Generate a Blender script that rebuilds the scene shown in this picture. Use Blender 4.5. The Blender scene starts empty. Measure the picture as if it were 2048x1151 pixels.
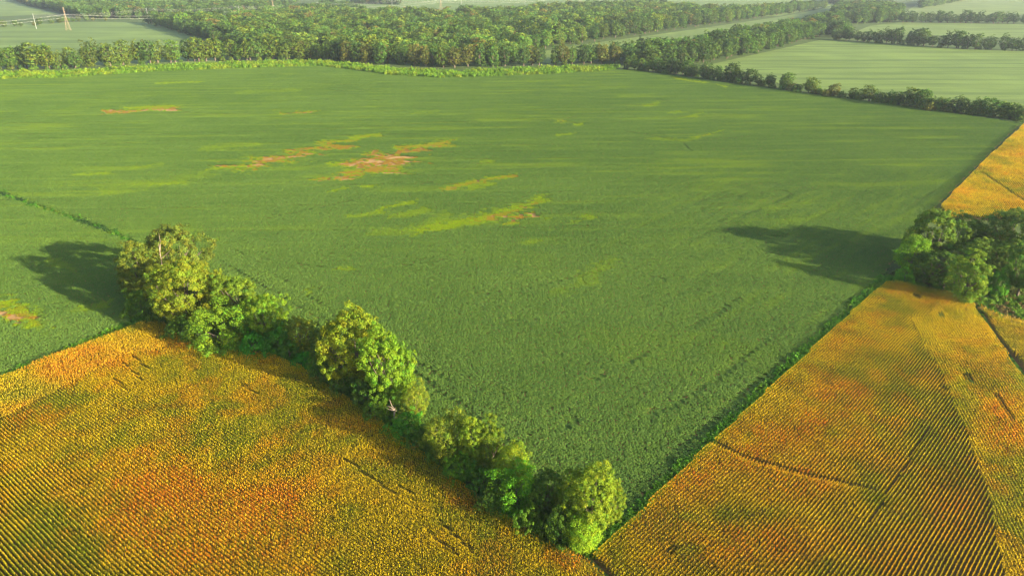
import bpy, math, random
import numpy as np
from mathutils import Vector

# ------------------------------------------------------------------ camera, sky, sun, exposure
S = bpy.context.scene
C = S.collection
H = 110.0                                   # drone height, metres
F, CX, CY = 1420.0, 1024.0, 575.5           # focal length and centre in photograph pixels
YH = -60.0                                  # horizon row
PIT = math.atan2(CY - YH, F)
SP, CP = math.sin(PIT), math.cos(PIT)

cam = bpy.data.cameras.new('camera'); cam_o = bpy.data.objects.new('camera', cam); C.objects.link(cam_o)
cam_o.location = (0, 0, H); cam_o.rotation_euler = (math.pi / 2 - PIT, 0, 0)
cam.sensor_width = 36; cam.sensor_fit = 'HORIZONTAL'; cam.lens = 36 * F / 2048
cam.clip_start = 1; cam.clip_end = 30000
S.camera = cam_o

SUN_EL, SUN_AZ = math.radians(15.3), math.radians(121)
w = bpy.data.worlds.new('World'); S.world = w; w.use_nodes = True
nt = w.node_tree; nt.nodes.clear()
sky = nt.nodes.new('ShaderNodeTexSky'); sky.sky_type = 'NISHITA'; sky.sun_disc = False
sky.sun_elevation = SUN_EL; sky.sun_rotation = SUN_AZ; sky.altitude = 100
sky.air_density = 1.0; sky.dust_density = 1.6; sky.ozone_density = 1.0
bg = nt.nodes.new('ShaderNodeBackground'); bg.inputs['Strength'].default_value = 0.108
out = nt.nodes.new('ShaderNodeOutputWorld')
nt.links.new(sky.outputs[0], bg.inputs[0]); nt.links.new(bg.outputs[0], out.inputs[0])

sl = bpy.data.lights.new('sun', 'SUN'); sl.energy = 5.0; sl.angle = math.radians(0.6); sl.color = (1.0, 0.90, 0.70)
so = bpy.data.objects.new('sun', sl); C.objects.link(so)
sd = Vector((-math.sin(SUN_AZ) * math.cos(SUN_EL), -math.cos(SUN_AZ) * math.cos(SUN_EL), -math.sin(SUN_EL)))
so.rotation_euler = sd.to_track_quat('-Z', 'Y').to_euler(); so.location = (200, -200, 300)

vs = S.view_settings
vs.view_transform = 'Standard'; vs.look = 'None'; vs.exposure = 1.88; vs.gamma = 1.0; vs.use_curve_mapping = False
S.cycles.max_bounces = 5; S.cycles.diffuse_bounces = 2; S.cycles.glossy_bounces = 1
S.cycles.transmission_bounces = 2; S.cycles.volume_bounces = 0; S.cycles.transparent_max_bounces = 4
S.cycles.sample_clamp_indirect = 4
S.cycles.use_denoising = True; S.cycles.filter_width = 1.4; S.cycles.use_adaptive_sampling = False

# ------------------------------------------------------------------ helpers
RNG = np.random.default_rng(11)
random.seed(5)

def gnd(x, y, z=0.0):
    """pixel of the photograph -> point on the plane at height z"""
    u = (np.asarray(x, float) - CX) / F; v = (np.asarray(y, float) - CY) / F
    zc = (H - z) / (SP + v * CP)
    return u * zc, zc * (CP - v * SP)

def pix(X, Y, z=0.0):
    zc = Y * CP + (H - z) * SP
    return CX + F * X / zc, CY + F * ((H - z) * CP - Y * SP) / zc

def height_at(Y, ytop):
    v = (ytop - CY) / F
    return H - (Y * SP + v * Y * CP) / (CP - v * SP)

def depth(Y, z=0.0): return Y * CP + (H - z) * SP
def poly(pts): return np.stack(gnd([p[0] for p in pts], [p[1] for p in pts]), 1)
def vp_dir(xv):
    d = np.array([(xv - CX) / F, CP + (CY - YH) / F * SP]); return d / np.linalg.norm(d)

def inside(P, X, Y):
    r = np.zeros(np.shape(X), bool); n = len(P); j = n - 1
    for i in range(n):
        xi, yi = P[i]; xj, yj = P[j]
        if yi != yj:
            r ^= ((yi > Y) != (yj > Y)) & (X < (xj - xi) * (Y - yi) / (yj - yi) + xi)
        j = i
    return r

def segdist(X, Y, pts):
    """distance to a polyline"""
    best = np.full(np.shape(X), 1e9)
    for a, b in zip(pts[:-1], pts[1:]):
        dx, dy = b[0] - a[0], b[1] - a[1]
        t = np.clip(((X - a[0]) * dx + (Y - a[1]) * dy) / (dx * dx + dy * dy + 1e-9), 0, 1)
        best = np.minimum(best, np.hypot(X - a[0] - t * dx, Y - a[1] - t * dy))
    return best

_tab = RNG.random((256, 256))
def vn(x, y, s, seed=0):
    x = np.asarray(x) / s + seed * 17.31; y = np.asarray(y) / s + seed * 41.7
    xi = np.floor(x).astype(int); yi = np.floor(y).astype(int)
    fx = x - xi; fy = y - yi; fx = fx * fx * (3 - 2 * fx); fy = fy * fy * (3 - 2 * fy)
    g = lambda a, b: _tab[a & 255, b & 255]
    return (g(xi, yi) * (1 - fx) + g(xi + 1, yi) * fx) * (1 - fy) + (g(xi, yi + 1) * (1 - fx) + g(xi + 1, yi + 1) * fx) * fy
def fbm(x, y, s, seed=0):
    return (vn(x, y, s, seed) * .5 + vn(x, y, s * .47, seed + 3) * .3 + vn(x, y, s * .21, seed + 7) * .2)
def sstep(a, b, x):
    t = np.clip((x - a) / (b - a), 0, 1); return t * t * (3 - 2 * t)

def mesh_np(name, V, faces, mats=(), smooth=False, attrs=None, midx=None):
    """faces: list of (n,k) int arrays"""
    me = bpy.data.meshes.new(name)
    V = np.ascontiguousarray(V, np.float32)
    me.vertices.add(len(V)); me.vertices.foreach_set('co', V.ravel())
    loops = np.concatenate([f.ravel() for f in faces]).astype(np.int32)
    tot = np.concatenate([np.full(len(f), f.shape[1], np.int32) for f in faces])
    st = np.concatenate([[0], np.cumsum(tot)[:-1]]).astype(np.int32)
    me.loops.add(len(loops)); me.loops.foreach_set('vertex_index', loops)
    me.polygons.add(len(tot)); me.polygons.foreach_set('loop_start', st); me.polygons.foreach_set('loop_total', tot)
    if smooth: me.polygons.foreach_set('use_smooth', np.ones(len(tot), bool))
    if midx is not None: me.polygons.foreach_set('material_index', np.asarray(midx, np.int32))
    for m in mats: me.materials.append(m)
    for k, (typ, dom, data) in (attrs or {}).items():
        a = me.attributes.new(k, typ, dom)
        a.data.foreach_set('color' if 'COLOR' in typ else ('vector' if 'VECTOR' in typ else 'value'), np.ascontiguousarray(data).ravel())
    me.update(calc_edges=True)
    return me

def add(name, data, parent=None, label=None, cat=None, group=None, kind=None, loc=None, rz=0):
    o = bpy.data.objects.new(name, data); C.objects.link(o)
    if parent is not None: o.parent = parent
    if label: o['label'] = label
    if cat: o['category'] = cat
    if group: o['group'] = group
    if kind: o['kind'] = kind
    if loc is not None: o.location = loc
    o.rotation_euler.z = rz
    return o

# ------------------------------------------------------------------ materials
def new_mat(name):
    m = bpy.data.materials.new(name); m.use_nodes = True; m.node_tree.nodes.clear(); return m, m.node_tree
def N(t, typ, **kw):
    n = t.nodes.new(typ)
    for k, v in kw.items(): setattr(n, k, v)
    return n
def mixrgb(t, a, b, fac, mode='MIX'):
    n = N(t, 'ShaderNodeMix', data_type='RGBA', blend_type=mode)
    for s, v in ((n.inputs[0], fac), (n.inputs[6], a), (n.inputs[7], b)):
        if isinstance(v, (int, float)): s.default_value = v
        elif isinstance(v, tuple): s.default_value = (*v, 1)
        else: t.links.new(v, s)
    return n.outputs[2]
def mapr(t, val, a, b, c=0.0, d=1.0):
    n = N(t, 'ShaderNodeMapRange'); t.links.new(val, n.inputs[0])
    for i, q in enumerate((a, b, c, d)): n.inputs[1 + i].default_value = q
    return n.outputs[0]
def noise(t, scale, detail=3, rough=.55, vec=None, stretch=None, rot=0):
    if vec is None: vec = N(t, 'ShaderNodeNewGeometry').outputs['Position']
    if stretch:
        m = N(t, 'ShaderNodeMapping'); t.links.new(vec, m.inputs[0]); m.inputs['Scale'].default_value = stretch
        m.inputs['Rotation'].default_value = (0, 0, rot)
        m.vector_type = 'TEXTURE' if False else 'POINT'; vec = m.outputs[0]
    n = N(t, 'ShaderNodeTexNoise'); n.inputs['Scale'].default_value = scale; n.inputs['Detail'].default_value = detail
    n.inputs['Roughness'].default_value = rough; t.links.new(vec, n.inputs['Vector'])
    return n.outputs['Fac']
def leafy(t, col, trans=.3, rough=.55, spec=.25):
    """a leaf: a little gloss, and some light coming through"""
    p = N(t, 'ShaderNodeBsdfPrincipled'); p.inputs['Roughness'].default_value = rough
    p.inputs['Specular IOR Level'].default_value = spec
    t.links.new(col, p.inputs['Base Color'])
    tr = N(t, 'ShaderNodeBsdfTranslucent')
    t.links.new(mixrgb(t, col, (1.0, 1.0, .45), .55, 'MULTIPLY'), tr.inputs['Color'])
    mx = N(t, 'ShaderNodeMixShader'); mx.inputs[0].default_value = trans
    t.links.new(p.outputs[0], mx.inputs[1]); t.links.new(tr.outputs[0], mx.inputs[2])
    o = N(t, 'ShaderNodeOutputMaterial'); t.links.new(mx.outputs[0], o.inputs['Surface'])
def plain(name, a, b, scale, rough=.9, bump=None, spec=.15):
    m, t = new_mat(name)
    p = N(t, 'ShaderNodeBsdfPrincipled'); p.inputs['Roughness'].default_value = rough; p.inputs['Specular IOR Level'].default_value = spec
    f = noise(t, scale, 5, .6)
    t.links.new(mixrgb(t, a, b, mapr(t, f, .35, .65)), p.inputs['Base Color'])
    if bump:
        bn = N(t, 'ShaderNodeBump'); bn.inputs['Strength'].default_value = bump[1]; bn.inputs['Distance'].default_value = bump[2]
        t.links.new(noise(t, bump[0], 6, .7), bn.inputs['Height']); t.links.new(bn.outputs[0], p.inputs['Normal'])
    o = N(t, 'ShaderNodeOutputMaterial'); t.links.new(p.outputs[0], o.inputs[0])
    return m

M = {}
M['bark'] = plain('bark', (.16, .12, .085), (.08, .06, .045), 3, .95, (8, .6, .05))
M['dead_wood'] = plain('dead_wood', (.34, .26, .18), (.24, .18, .12), 2, .9)
M['soil'] = plain('soil', (.40, .235, .085), (.30, .165, .055), .6, .95, (2.5, .5, .1))
M['corn_soil'] = plain('corn_soil', (.075, .045, .016), (.045, .034, .012), .9, .95, (2.5, .5, .1))
M['ground'] = plain('ground', (.05, .085, .016), (.075, .10, .022), .05, .95, (.7, .8, .6))
M['verge_ground'] = plain('verge_ground', (.06, .15, .010), (.085, .17, .014), .25, .95, (1.5, .9, .4))
M['steel'] = plain('steel', (.34, .25, .16), (.28, .20, .12), .5, .6)
M['pole'] = plain('pole', (.42, .42, .38), (.36, .36, .32), .5, .6)
M['cable'] = plain('cable', (.55, .53, .47), (.50, .48, .42), .5, .5)

def tree_mat(name, src):
    m, t = new_mat(name)
    if src == 'OBJ':
        base = N(t, 'ShaderNodeObjectInfo').outputs['Color']
    else:
        a = N(t, 'ShaderNodeAttribute', attribute_type='INSTANCER', attribute_name='tint'); base = a.outputs['Color']
    leaf = N(t, 'ShaderNodeAttribute', attribute_type='GEOMETRY', attribute_name='leaf')
    col = mixrgb(t, base, leaf.outputs['Color'], 1.0, 'MULTIPLY')
    leafy(t, col, .32, .65, .10)
    return m
M['leaf'] = tree_mat('leaf', 'OBJ')
M['leaf_inst'] = tree_mat('leaf_instanced', 'INST')

def soy_mat():
    m, t = new_mat('soy_leaf')
    yel = N(t, 'ShaderNodeAttribute', attribute_type='INSTANCER', attribute_name='yel').outputs['Fac']
    tone = N(t, 'ShaderNodeAttribute', attribute_type='INSTANCER', attribute_name='tone').outputs['Fac']
    leaf = N(t, 'ShaderNodeAttribute', attribute_type='GEOMETRY', attribute_name='leaf').outputs['Color']
    g = mixrgb(t, (.098, .180, .030), (.138, .232, .040), tone)
    g = mixrgb(t, g, (.25, .36, .004), mapr(t, yel, 0, 1))
    g = mixrgb(t, g, (.38, .22, .022), mapr(t, yel, 1.05, 2))
    leafy(t, mixrgb(t, g, leaf, 1.0, 'MULTIPLY'), .28, .65, .10)
    return m
M['soy'] = soy_mat()

def corn_mat():
    m, t = new_mat('corn_leaf')
    a = N(t, 'ShaderNodeAttribute', attribute_type='GEOMETRY', attribute_name='col').outputs['Color']
    leafy(t, a, .25, .75, .06); return m
M['corn'] = corn_mat()

def weed_mat():
    m, t = new_mat('weed_leaf')
    base = N(t, 'ShaderNodeAttribute', attribute_type='INSTANCER', attribute_name='tint').outputs['Color']
    leaf = N(t, 'ShaderNodeAttribute', attribute_type='GEOMETRY', attribute_name='leaf').outputs['Color']
    leafy(t, mixrgb(t, base, leaf, 1.0, 'MULTIPLY'), .35, .6, .2); return m
M['weed'] = weed_mat()

def far_field_mat(name, a, b, rot):
    """a crop too far off to tell plants apart: row streaks and canopy relief"""
    m, t = new_mat(name)
    p = N(t, 'ShaderNodeBsdfPrincipled'); p.inputs['Roughness'].default_value = .8; p.inputs['Specular IOR Level'].default_value = .15
    st = noise(t, .16, 3, .6, stretch=(.06, 1, 1), rot=rot)
    bl = noise(t, .012, 3, .5); s2 = noise(t, .035, 4, .7, stretch=(.05, 1, 1), rot=rot + .04)
    c = mixrgb(t, tuple(q * .78 for q in a), b, mapr(t, st, .28, .6)); dk = noise(t, .05, 4, .7, stretch=(.10, 1, 1), rot=rot); c = mixrgb(t, c, (.035, .06, .018), mapr(t, dk, .68, .74, 0, .7)); c = mixrgb(t, c, tuple(q * 1.15 for q in b), mapr(t, bl, .45, .7)); c = mixrgb(t, tuple(q * .70 for q in a), c, mapr(t, s2, .36, .50))
    yl = noise(t, .03, 2, .5, stretch=(.35, 1, 1), rot=rot)
    c = mixrgb(t, c, (.19, .19, .03), mapr(t, yl, .70, .78, 0, .8))
    t.links.new(c, p.inputs['Base Color'])
    bn = N(t, 'ShaderNodeBump'); bn.inputs['Strength'].default_value = .9; bn.inputs['Distance'].default_value = .8
    t.links.new(noise(t, .55, 5, .7), bn.inputs['Height']); t.links.new(bn.outputs[0], p.inputs['Normal'])
    o = N(t, 'ShaderNodeOutputMaterial'); t.links.new(p.outputs[0], o.inputs[0])
    return m

# ------------------------------------------------------------------ scatter with geometry nodes (ground cover and the far wood only)
def scatter(name, P, variants, rot, scl, idx, extra, **kw):
    me = bpy.data.meshes.new(name)
    me.vertices.add(len(P)); me.vertices.foreach_set('co', np.ascontiguousarray(P, np.float32).ravel())
    def at(k, typ, d):
        a = me.attributes.new(k, typ, 'POINT'); a.data.foreach_set('vector' if typ == 'FLOAT_VECTOR' else 'color' if 'COLOR' in typ else 'value', np.ascontiguousarray(d).ravel())
    at('rot', 'FLOAT_VECTOR', rot.astype(np.float32)); at('scl', 'FLOAT_VECTOR', scl.astype(np.float32)); at('idx', 'INT', idx.astype(np.int32))
    for k, (typ, d) in extra.items(): at(k, typ, d.astype(np.float32))
    ng = bpy.data.node_groups.new(name + '_scatter', 'GeometryNodeTree')
    ng.interface.new_socket('Geometry', in_out='INPUT', socket_type='NodeSocketGeometry')
    ng.interface.new_socket('Geometry', in_out='OUTPUT', socket_type='NodeSocketGeometry')
    gi = ng.nodes.new('NodeGroupInput'); go = ng.nodes.new('NodeGroupOutput')
    iop = ng.nodes.new('GeometryNodeInstanceOnPoints'); jn = ng.nodes.new('GeometryNodeJoinGeometry')
    for v in variants:
        oi = ng.nodes.new('GeometryNodeObjectInfo'); oi.inputs['Object'].default_value = v
        g2 = ng.nodes.new('GeometryNodeGeometryToInstance')
        ng.links.new(oi.outputs['Geometry'], g2.inputs[0]); ng.links.new(g2.outputs[0], jn.inputs[0])
    ng.links.new(gi.outputs[0], iop.inputs['Points']); ng.links.new(jn.outputs[0], iop.inputs['Instance'])
    iop.inputs['Pick Instance'].default_value = True
    def na(k, typ, sock):
        n = ng.nodes.new('GeometryNodeInputNamedAttribute'); n.data_type = typ; n.inputs['Name'].default_value = k
        ng.links.new(n.outputs['Attribute'], iop.inputs[sock])
    na('idx', 'INT', 'Instance Index'); na('rot', 'FLOAT_VECTOR', 'Rotation'); na('scl', 'FLOAT_VECTOR', 'Scale')
    ng.links.new(iop.outputs[0], go.inputs[0])
    o = add(name, me, **kw)
    md = o.modifiers.new('scatter', 'NODES'); md.node_group = ng
    return o
def source(name, me):                       # geometry that is only ever drawn through a scatter
    return bpy.data.objects.new(name, me)

# ------------------------------------------------------------------ leaf clouds
def quads(cen, nrm, size, rng, asp=1.0):
    n = len(cen)
    r = rng.normal(size=(n, 3)); t1 = np.cross(nrm, r); t1 /= np.linalg.norm(t1, axis=1, keepdims=True) + 1e-9
    t2 = np.cross(nrm, t1); s = size[:, None]
    V = np.empty((n, 4, 3))
    V[:, 0] = cen - t1 * s; V[:, 1] = cen + t2 * s * asp * .75 - nrm * s * .18
    V[:, 2] = cen + t1 * s; V[:, 3] = cen - t2 * s * asp * .75 - nrm * s * .18
    return V.reshape(-1, 3), np.arange(n * 4).reshape(n, 4)
def unit(v): return v / (np.linalg.norm(v, axis=1, keepdims=True) + 1e-9)

def crown_cloud(seed, W, HT, lobes, blobs, leaves, leaf, base=.16, kind='round', blob_r=1.0, spread=(.58, 1.42)):
    """leaf quads on small clumps, clumps over a crown outline swollen by lobes"""
    g = np.random.default_rng(seed)
    k = np.arange(blobs) + .5
    ph = np.arccos(1 - 2 * k / blobs); th = k * 2.39996 + g.normal(0, .12, blobs)
    d = unit(np.stack([np.sin(ph) * np.cos(th), np.sin(ph) * np.sin(th), np.cos(ph)], 1) + g.normal(0, .09, (blobs, 3)))
    LD = unit(g.normal(size=(lobes, 3)) * np.array([1, 1, .75]) + np.array([0, 0, .25])); amp = g.uniform(.15, .62, lobes); wd = g.uniform(.24, .50, lobes)
    ang = np.arccos(np.clip(d @ LD.T, -1, 1))
    f = .62 + (amp * np.exp(-(ang / wd) ** 2)).max(1) + g.normal(0, .065, blobs)
    zc = HT * (base + (1 - base) * (.44 if kind == 'round' else .40 if kind == 'tall' else .12))
    up, dn = HT - zc, zc - base * HT * .6
    ex = .85 if kind == 'tall' else 1.0
    hz = np.sign(d[:, 2]) * np.abs(d[:, 2]) ** ex
    rr = np.hypot(d[:, 0], d[:, 1]); rr = rr ** (.8 if kind != 'tall' else .9) / (rr + 1e-6)
    bc = np.stack([d[:, 0] * rr * f * W / 2, d[:, 1] * rr * f * W / 2, zc + hz * np.where(hz > 0, up, dn) * f], 1)
    br = math.sqrt(4 * math.pi * (W / 2) * (HT * .5) / blobs) * .66 * blob_r * g.uniform(.55, 1.45, blobs)
    keep = g.random(blobs) > .07; bc, br = bc[keep], br[keep]; nb = len(bc)
    ax = unit(bc - np.array([0, 0, zc]))
    li = np.repeat(np.arange(nb), leaves)
    q = unit(g.normal(size=(len(li), 3)) + ax[li] * .8 + np.array([0, 0, .35]))
    cen = bc[li] + q * (br[li] * g.uniform(.5, 1.15, len(li)))[:, None] * np.array([1, 1, .8])
    cen[:, 2] = np.maximum(cen[:, 2], .15)
    nr = unit(q + g.normal(size=q.shape) * .45 + np.array([0, 0, .1]))
    sz = leaf * g.uniform(.6, 1.35, len(li))
    V, Fq = quads(cen, nr, sz, g)
    V[:, :2] *= (W / 2) / np.percentile(np.hypot(V[:, 0], V[:, 1]), 96); V[:, 2] *= HT / np.percentile(V[:, 2], 99.7)
    bl = g.uniform(*spread, nb); hue = g.normal(0, .10, nb)
    lc = bl[li] * g.uniform(.78, 1.22, len(li)); lh = hue[li] + g.normal(0, .07, len(li))
    col = np.stack([lc * (1 + lh * 1.1), lc, lc * (1 - lh), np.ones(len(li))], 1).clip(.2, 3)
    L = np.concatenate([np.array([0, 0, zc]) + LD * np.array([W / 2, W / 2, up * .8]) * .72, np.full((lobes, 1), 1.0)], 1)
    return V, Fq, np.repeat(col, 4, 0), L[L[:, 2] > HT * .3]

def tube(pts, rad, k=6):
    pts = np.asarray(pts, float); V = []; Fq = []
    for i, p in enumerate(pts):
        d = pts[min(i + 1, len(pts) - 1)] - pts[max(i - 1, 0)]; d /= np.linalg.norm(d) + 1e-9
        u = np.cross(d, [.3, 1, .2]); u /= np.linalg.norm(u); v = np.cross(d, u)
        for j in range(k):
            a = 2 * math.pi * j / k; V.append(p + rad[i] * (u * math.cos(a) + v * math.sin(a)))
    for i in range(len(pts) - 1):
        for j in range(k): Fq.append((i * k + j, i * k + (j + 1) % k, (i + 1) * k + (j + 1) % k, (i + 1) * k + j))
    return np.array(V), np.array(Fq)
def join(parts):
    V = []; Fq = []; o = 0
    for v, f in parts: V.append(v); Fq.append(f + o); o += len(v)
    return np.concatenate(V), np.concatenate(Fq)
def trunk_geo(seed, W, HT, L, thick=1.0):
    g = np.random.default_rng(seed + 99); r0 = .028 * HT * thick
    top = HT * .5; lean = g.normal(0, .02 * HT, 2)
    pts = [(0, 0, -.3), (0, 0, HT * .02), (lean[0] * .3, lean[1] * .3, HT * .18), (lean[0] * .7, lean[1] * .7, HT * .34), (lean[0], lean[1], top)]
    parts = [tube(pts, [r0 * 1.5, r0 * 1.1, r0 * .85, r0 * .65, r0 * .35], 8)]
    for l in L:
        s = g.uniform(.16, .36); a = np.array([lean[0] * s * 1.5, lean[1] * s * 1.5, HT * s])
        b = l[:3]; m = a * .5 + b * .5 + np.array([0, 0, -.04 * HT]) + g.normal(0, .02 * HT, 3)
        parts.append(tube([a, m, b, b + (b - m) * .35], [r0 * .5, r0 * .32, r0 * .16, r0 * .05], 5))
    return join(parts)

# ================================================================== SETTING
def sheet(name, pts, z, mat, label=None, kind='structure', **kw):
    P = np.asarray(pts)
    V = np.concatenate([P, np.full((len(P), 1), z)], 1)
    me = bpy.data.meshes.new(name); me.from_pydata(V.tolist(), [], [list(range(len(P)))]); me.materials.append(mat); me.update()
    import bmesh
    bm = bmesh.new(); bm.from_mesh(me); bmesh.ops.triangulate(bm, faces=bm.faces[:])
    for f in bm.faces:
        if f.normal.z < 0: f.normal_flip()
    bm.to_mesh(me); bm.free()
    return add(name, me, label=label, kind=kind, **kw)

sheet('ground', [(-6000, -1500), (6000, -1500), (6000, 9500), (-6000, 9500)], -.03, M['ground'], 'green rough ground under the woods and field edges')

# --- far crop fields beyond the main one
FF = [
 ([(-420, 52), (0, 50), (60, 47), (140, 44), (230, 44), (300, 47), (380, 68), (455, 90), (430, 125), (0, 138), (-420, 138)], .10, ((0.111, 0.168, 0.031), (0.137, 0.190, 0.037)), 'pale green crop field around the lattice pylon and white pole'),
 ([(-420, 36), (0, 33), (118, 28), (60, 14), (30, 2), (0, -8), (-420, -8)], .10, ((0.111, 0.162, 0.032), (0.137, 0.185, 0.037)), 'pale green crop field in front of the dark far wood'),
 ([(325, 47), (345, 37), (445, 36), (440, 52), (420, 54), (340, 54)], .12, ((0.111, 0.174, 0.030), (0.130, 0.190, 0.034)), 'small green clearing between the two woods'),
 ([(560, 16), (640, 3), (740, -8), (960, -20), (1700, -20), (1660, 12), (1560, 32), (1400, 38), (1200, 34), (1000, 40), (860, 44), (700, 38), (600, 30)], .12, ((0.111, 0.162, 0.035), (0.130, 0.179, 0.038)), 'long pale crop field behind the big wood'),
 ([(1030, 112), (1160, 90), (1380, 60), (1560, 34), (1665, 14), (1690, 26), (1650, 44), (1500, 74), (1400, 98), (1240, 116), (1100, 128)], .6, ((0.111, 0.162, 0.032), (0.137, 0.185, 0.038)), 'narrow crop strip running between two bands of trees'),
 ([(1395, 135), (1470, 118), (1560, 98), (1640, 80), (1780, 88), (1930, 98), (2048, 103), (2600, 120), (2700, 380), (2048, 236), (1860, 208), (1672, 184), (1540, 164)], .35, ((0.111, 0.168, 0.028), (0.137, 0.190, 0.034)), 'light green crop field beyond the thin tree line'),
 ([(1690, 72), (1740, 52), (1800, 45), (2048, 49), (2600, 66), (2600, 92), (2048, 78), (1850, 70)], .25, ((0.117, 0.168, 0.034), (0.137, 0.185, 0.038)), 'thin slice of pale field between two hedgerows'),
 ([(1790, 36), (1830, 12), (1860, -20), (2700, -20), (2700, 40), (2048, 30), (1900, 34)], .4, ((0.124, 0.168, 0.038), (0.143, 0.185, 0.041)), 'hazy pale field near the horizon'),
]
for i, (pp, rot, (ca, cb), lab) in enumerate(FF):
    sheet('field', poly(pp), .02 + .004 * i, far_field_mat('far_crop', ca, cb, rot), lab)

# --- the main soybean fields
SOY_MAIN = [(-60, 358), (0, 384), (120, 424), (210, 456), (292, 494), (330, 560), (322, 622), (400, 680), (560, 700), (700, 770), (860, 880), (1000, 990), (1120, 1078), (1196, 1082),
            (1300, 984), (1420, 872), (1560, 742), (1690, 622), (1762, 556), (1800, 500), (1850, 440), (1872, 412), (1960, 326), (2036, 250), (1990, 240), (1800, 213), (1600, 186), (1400, 160), (1262, 141),
            (1215, 141), (1100, 148), (1000, 153), (880, 156), (780, 150), (700, 139), (640, 132), (470, 137), (300, 144), (120, 156), (0, 158), (-400, 166), (-420, 290), (-240, 300)]
SOY_LEFT = [(-300, 290), (-60, 366), (0, 392), (120, 432), (210, 464), (286, 500), (300, 560), (296, 626), (240, 652), (120, 704), (0, 752), (-100, 795), (-380, 700)]
sheet('field_soil', poly(SOY_MAIN), .004, M['soil'], 'bare brown soil under the large soybean field')
sheet('field_soil', poly(SOY_LEFT), .008, M['soil'], 'bare brown soil under the soybean field west of the tree belt')

# ---- soybean canopy tiles
def soy_tile(seed, size=2.0):
    g = np.random.default_rng(seed); V = []; nb = 44
    c = g.uniform(-size / 2, size / 2, (nb, 2)); hh = g.uniform(.74, .98, nb); rr = g.uniform(.15, .25, nb)
    li = np.repeat(np.arange(nb), 7)
    q = unit(g.normal(size=(len(li), 3)) + np.array([0, 0, .9])); q[:, 2] = np.abs(q[:, 2])
    cen = np.concatenate([c[li], (hh[li] - rr[li])[:, None]], 1) + q * rr[li][:, None] * g.uniform(.8, 1.05, (len(li), 1))
    nr = unit(q * .7 + g.normal(size=q.shape) * .30 + np.array([0, 0, .75]))
    V, Fq = quads(cen, nr, g.uniform(.09, .16, len(li)), g, 1.15)
    b = g.uniform(.86, 1.14, nb)[li] * g.uniform(.84, 1.16, len(li))
    col = np.stack([b * g.uniform(.92, 1.1, len(li)), b, b * .97, np.ones(len(li))], 1)
    n2 = 34; c2 = np.concatenate([g.uniform(-1, 1, (n2, 2)) * size / 2, g.uniform(.18, .34, (n2, 1))], 1)      # lower leaves that close the canopy
    V2, F2 = quads(c2, unit(g.normal(0, .25, (n2, 3)) + np.array([0, 0, 1])), g.uniform(.24, .36, n2), g, 1.2)
    Fq = np.concatenate([Fq, F2 + len(V)]); V = np.concatenate([V, V2]); col = np.concatenate([col, np.tile([.9, .9, .9, 1], (n2, 1))])
    return source('soy_clump', mesh_np('soy_clump', V, [Fq], [M['soy']], attrs={'leaf': ('FLOAT_COLOR', 'POINT', np.repeat(col, 4, 0).astype(np.float32))}))
SOY = [soy_tile(100 + i) for i in range(8)]

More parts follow.
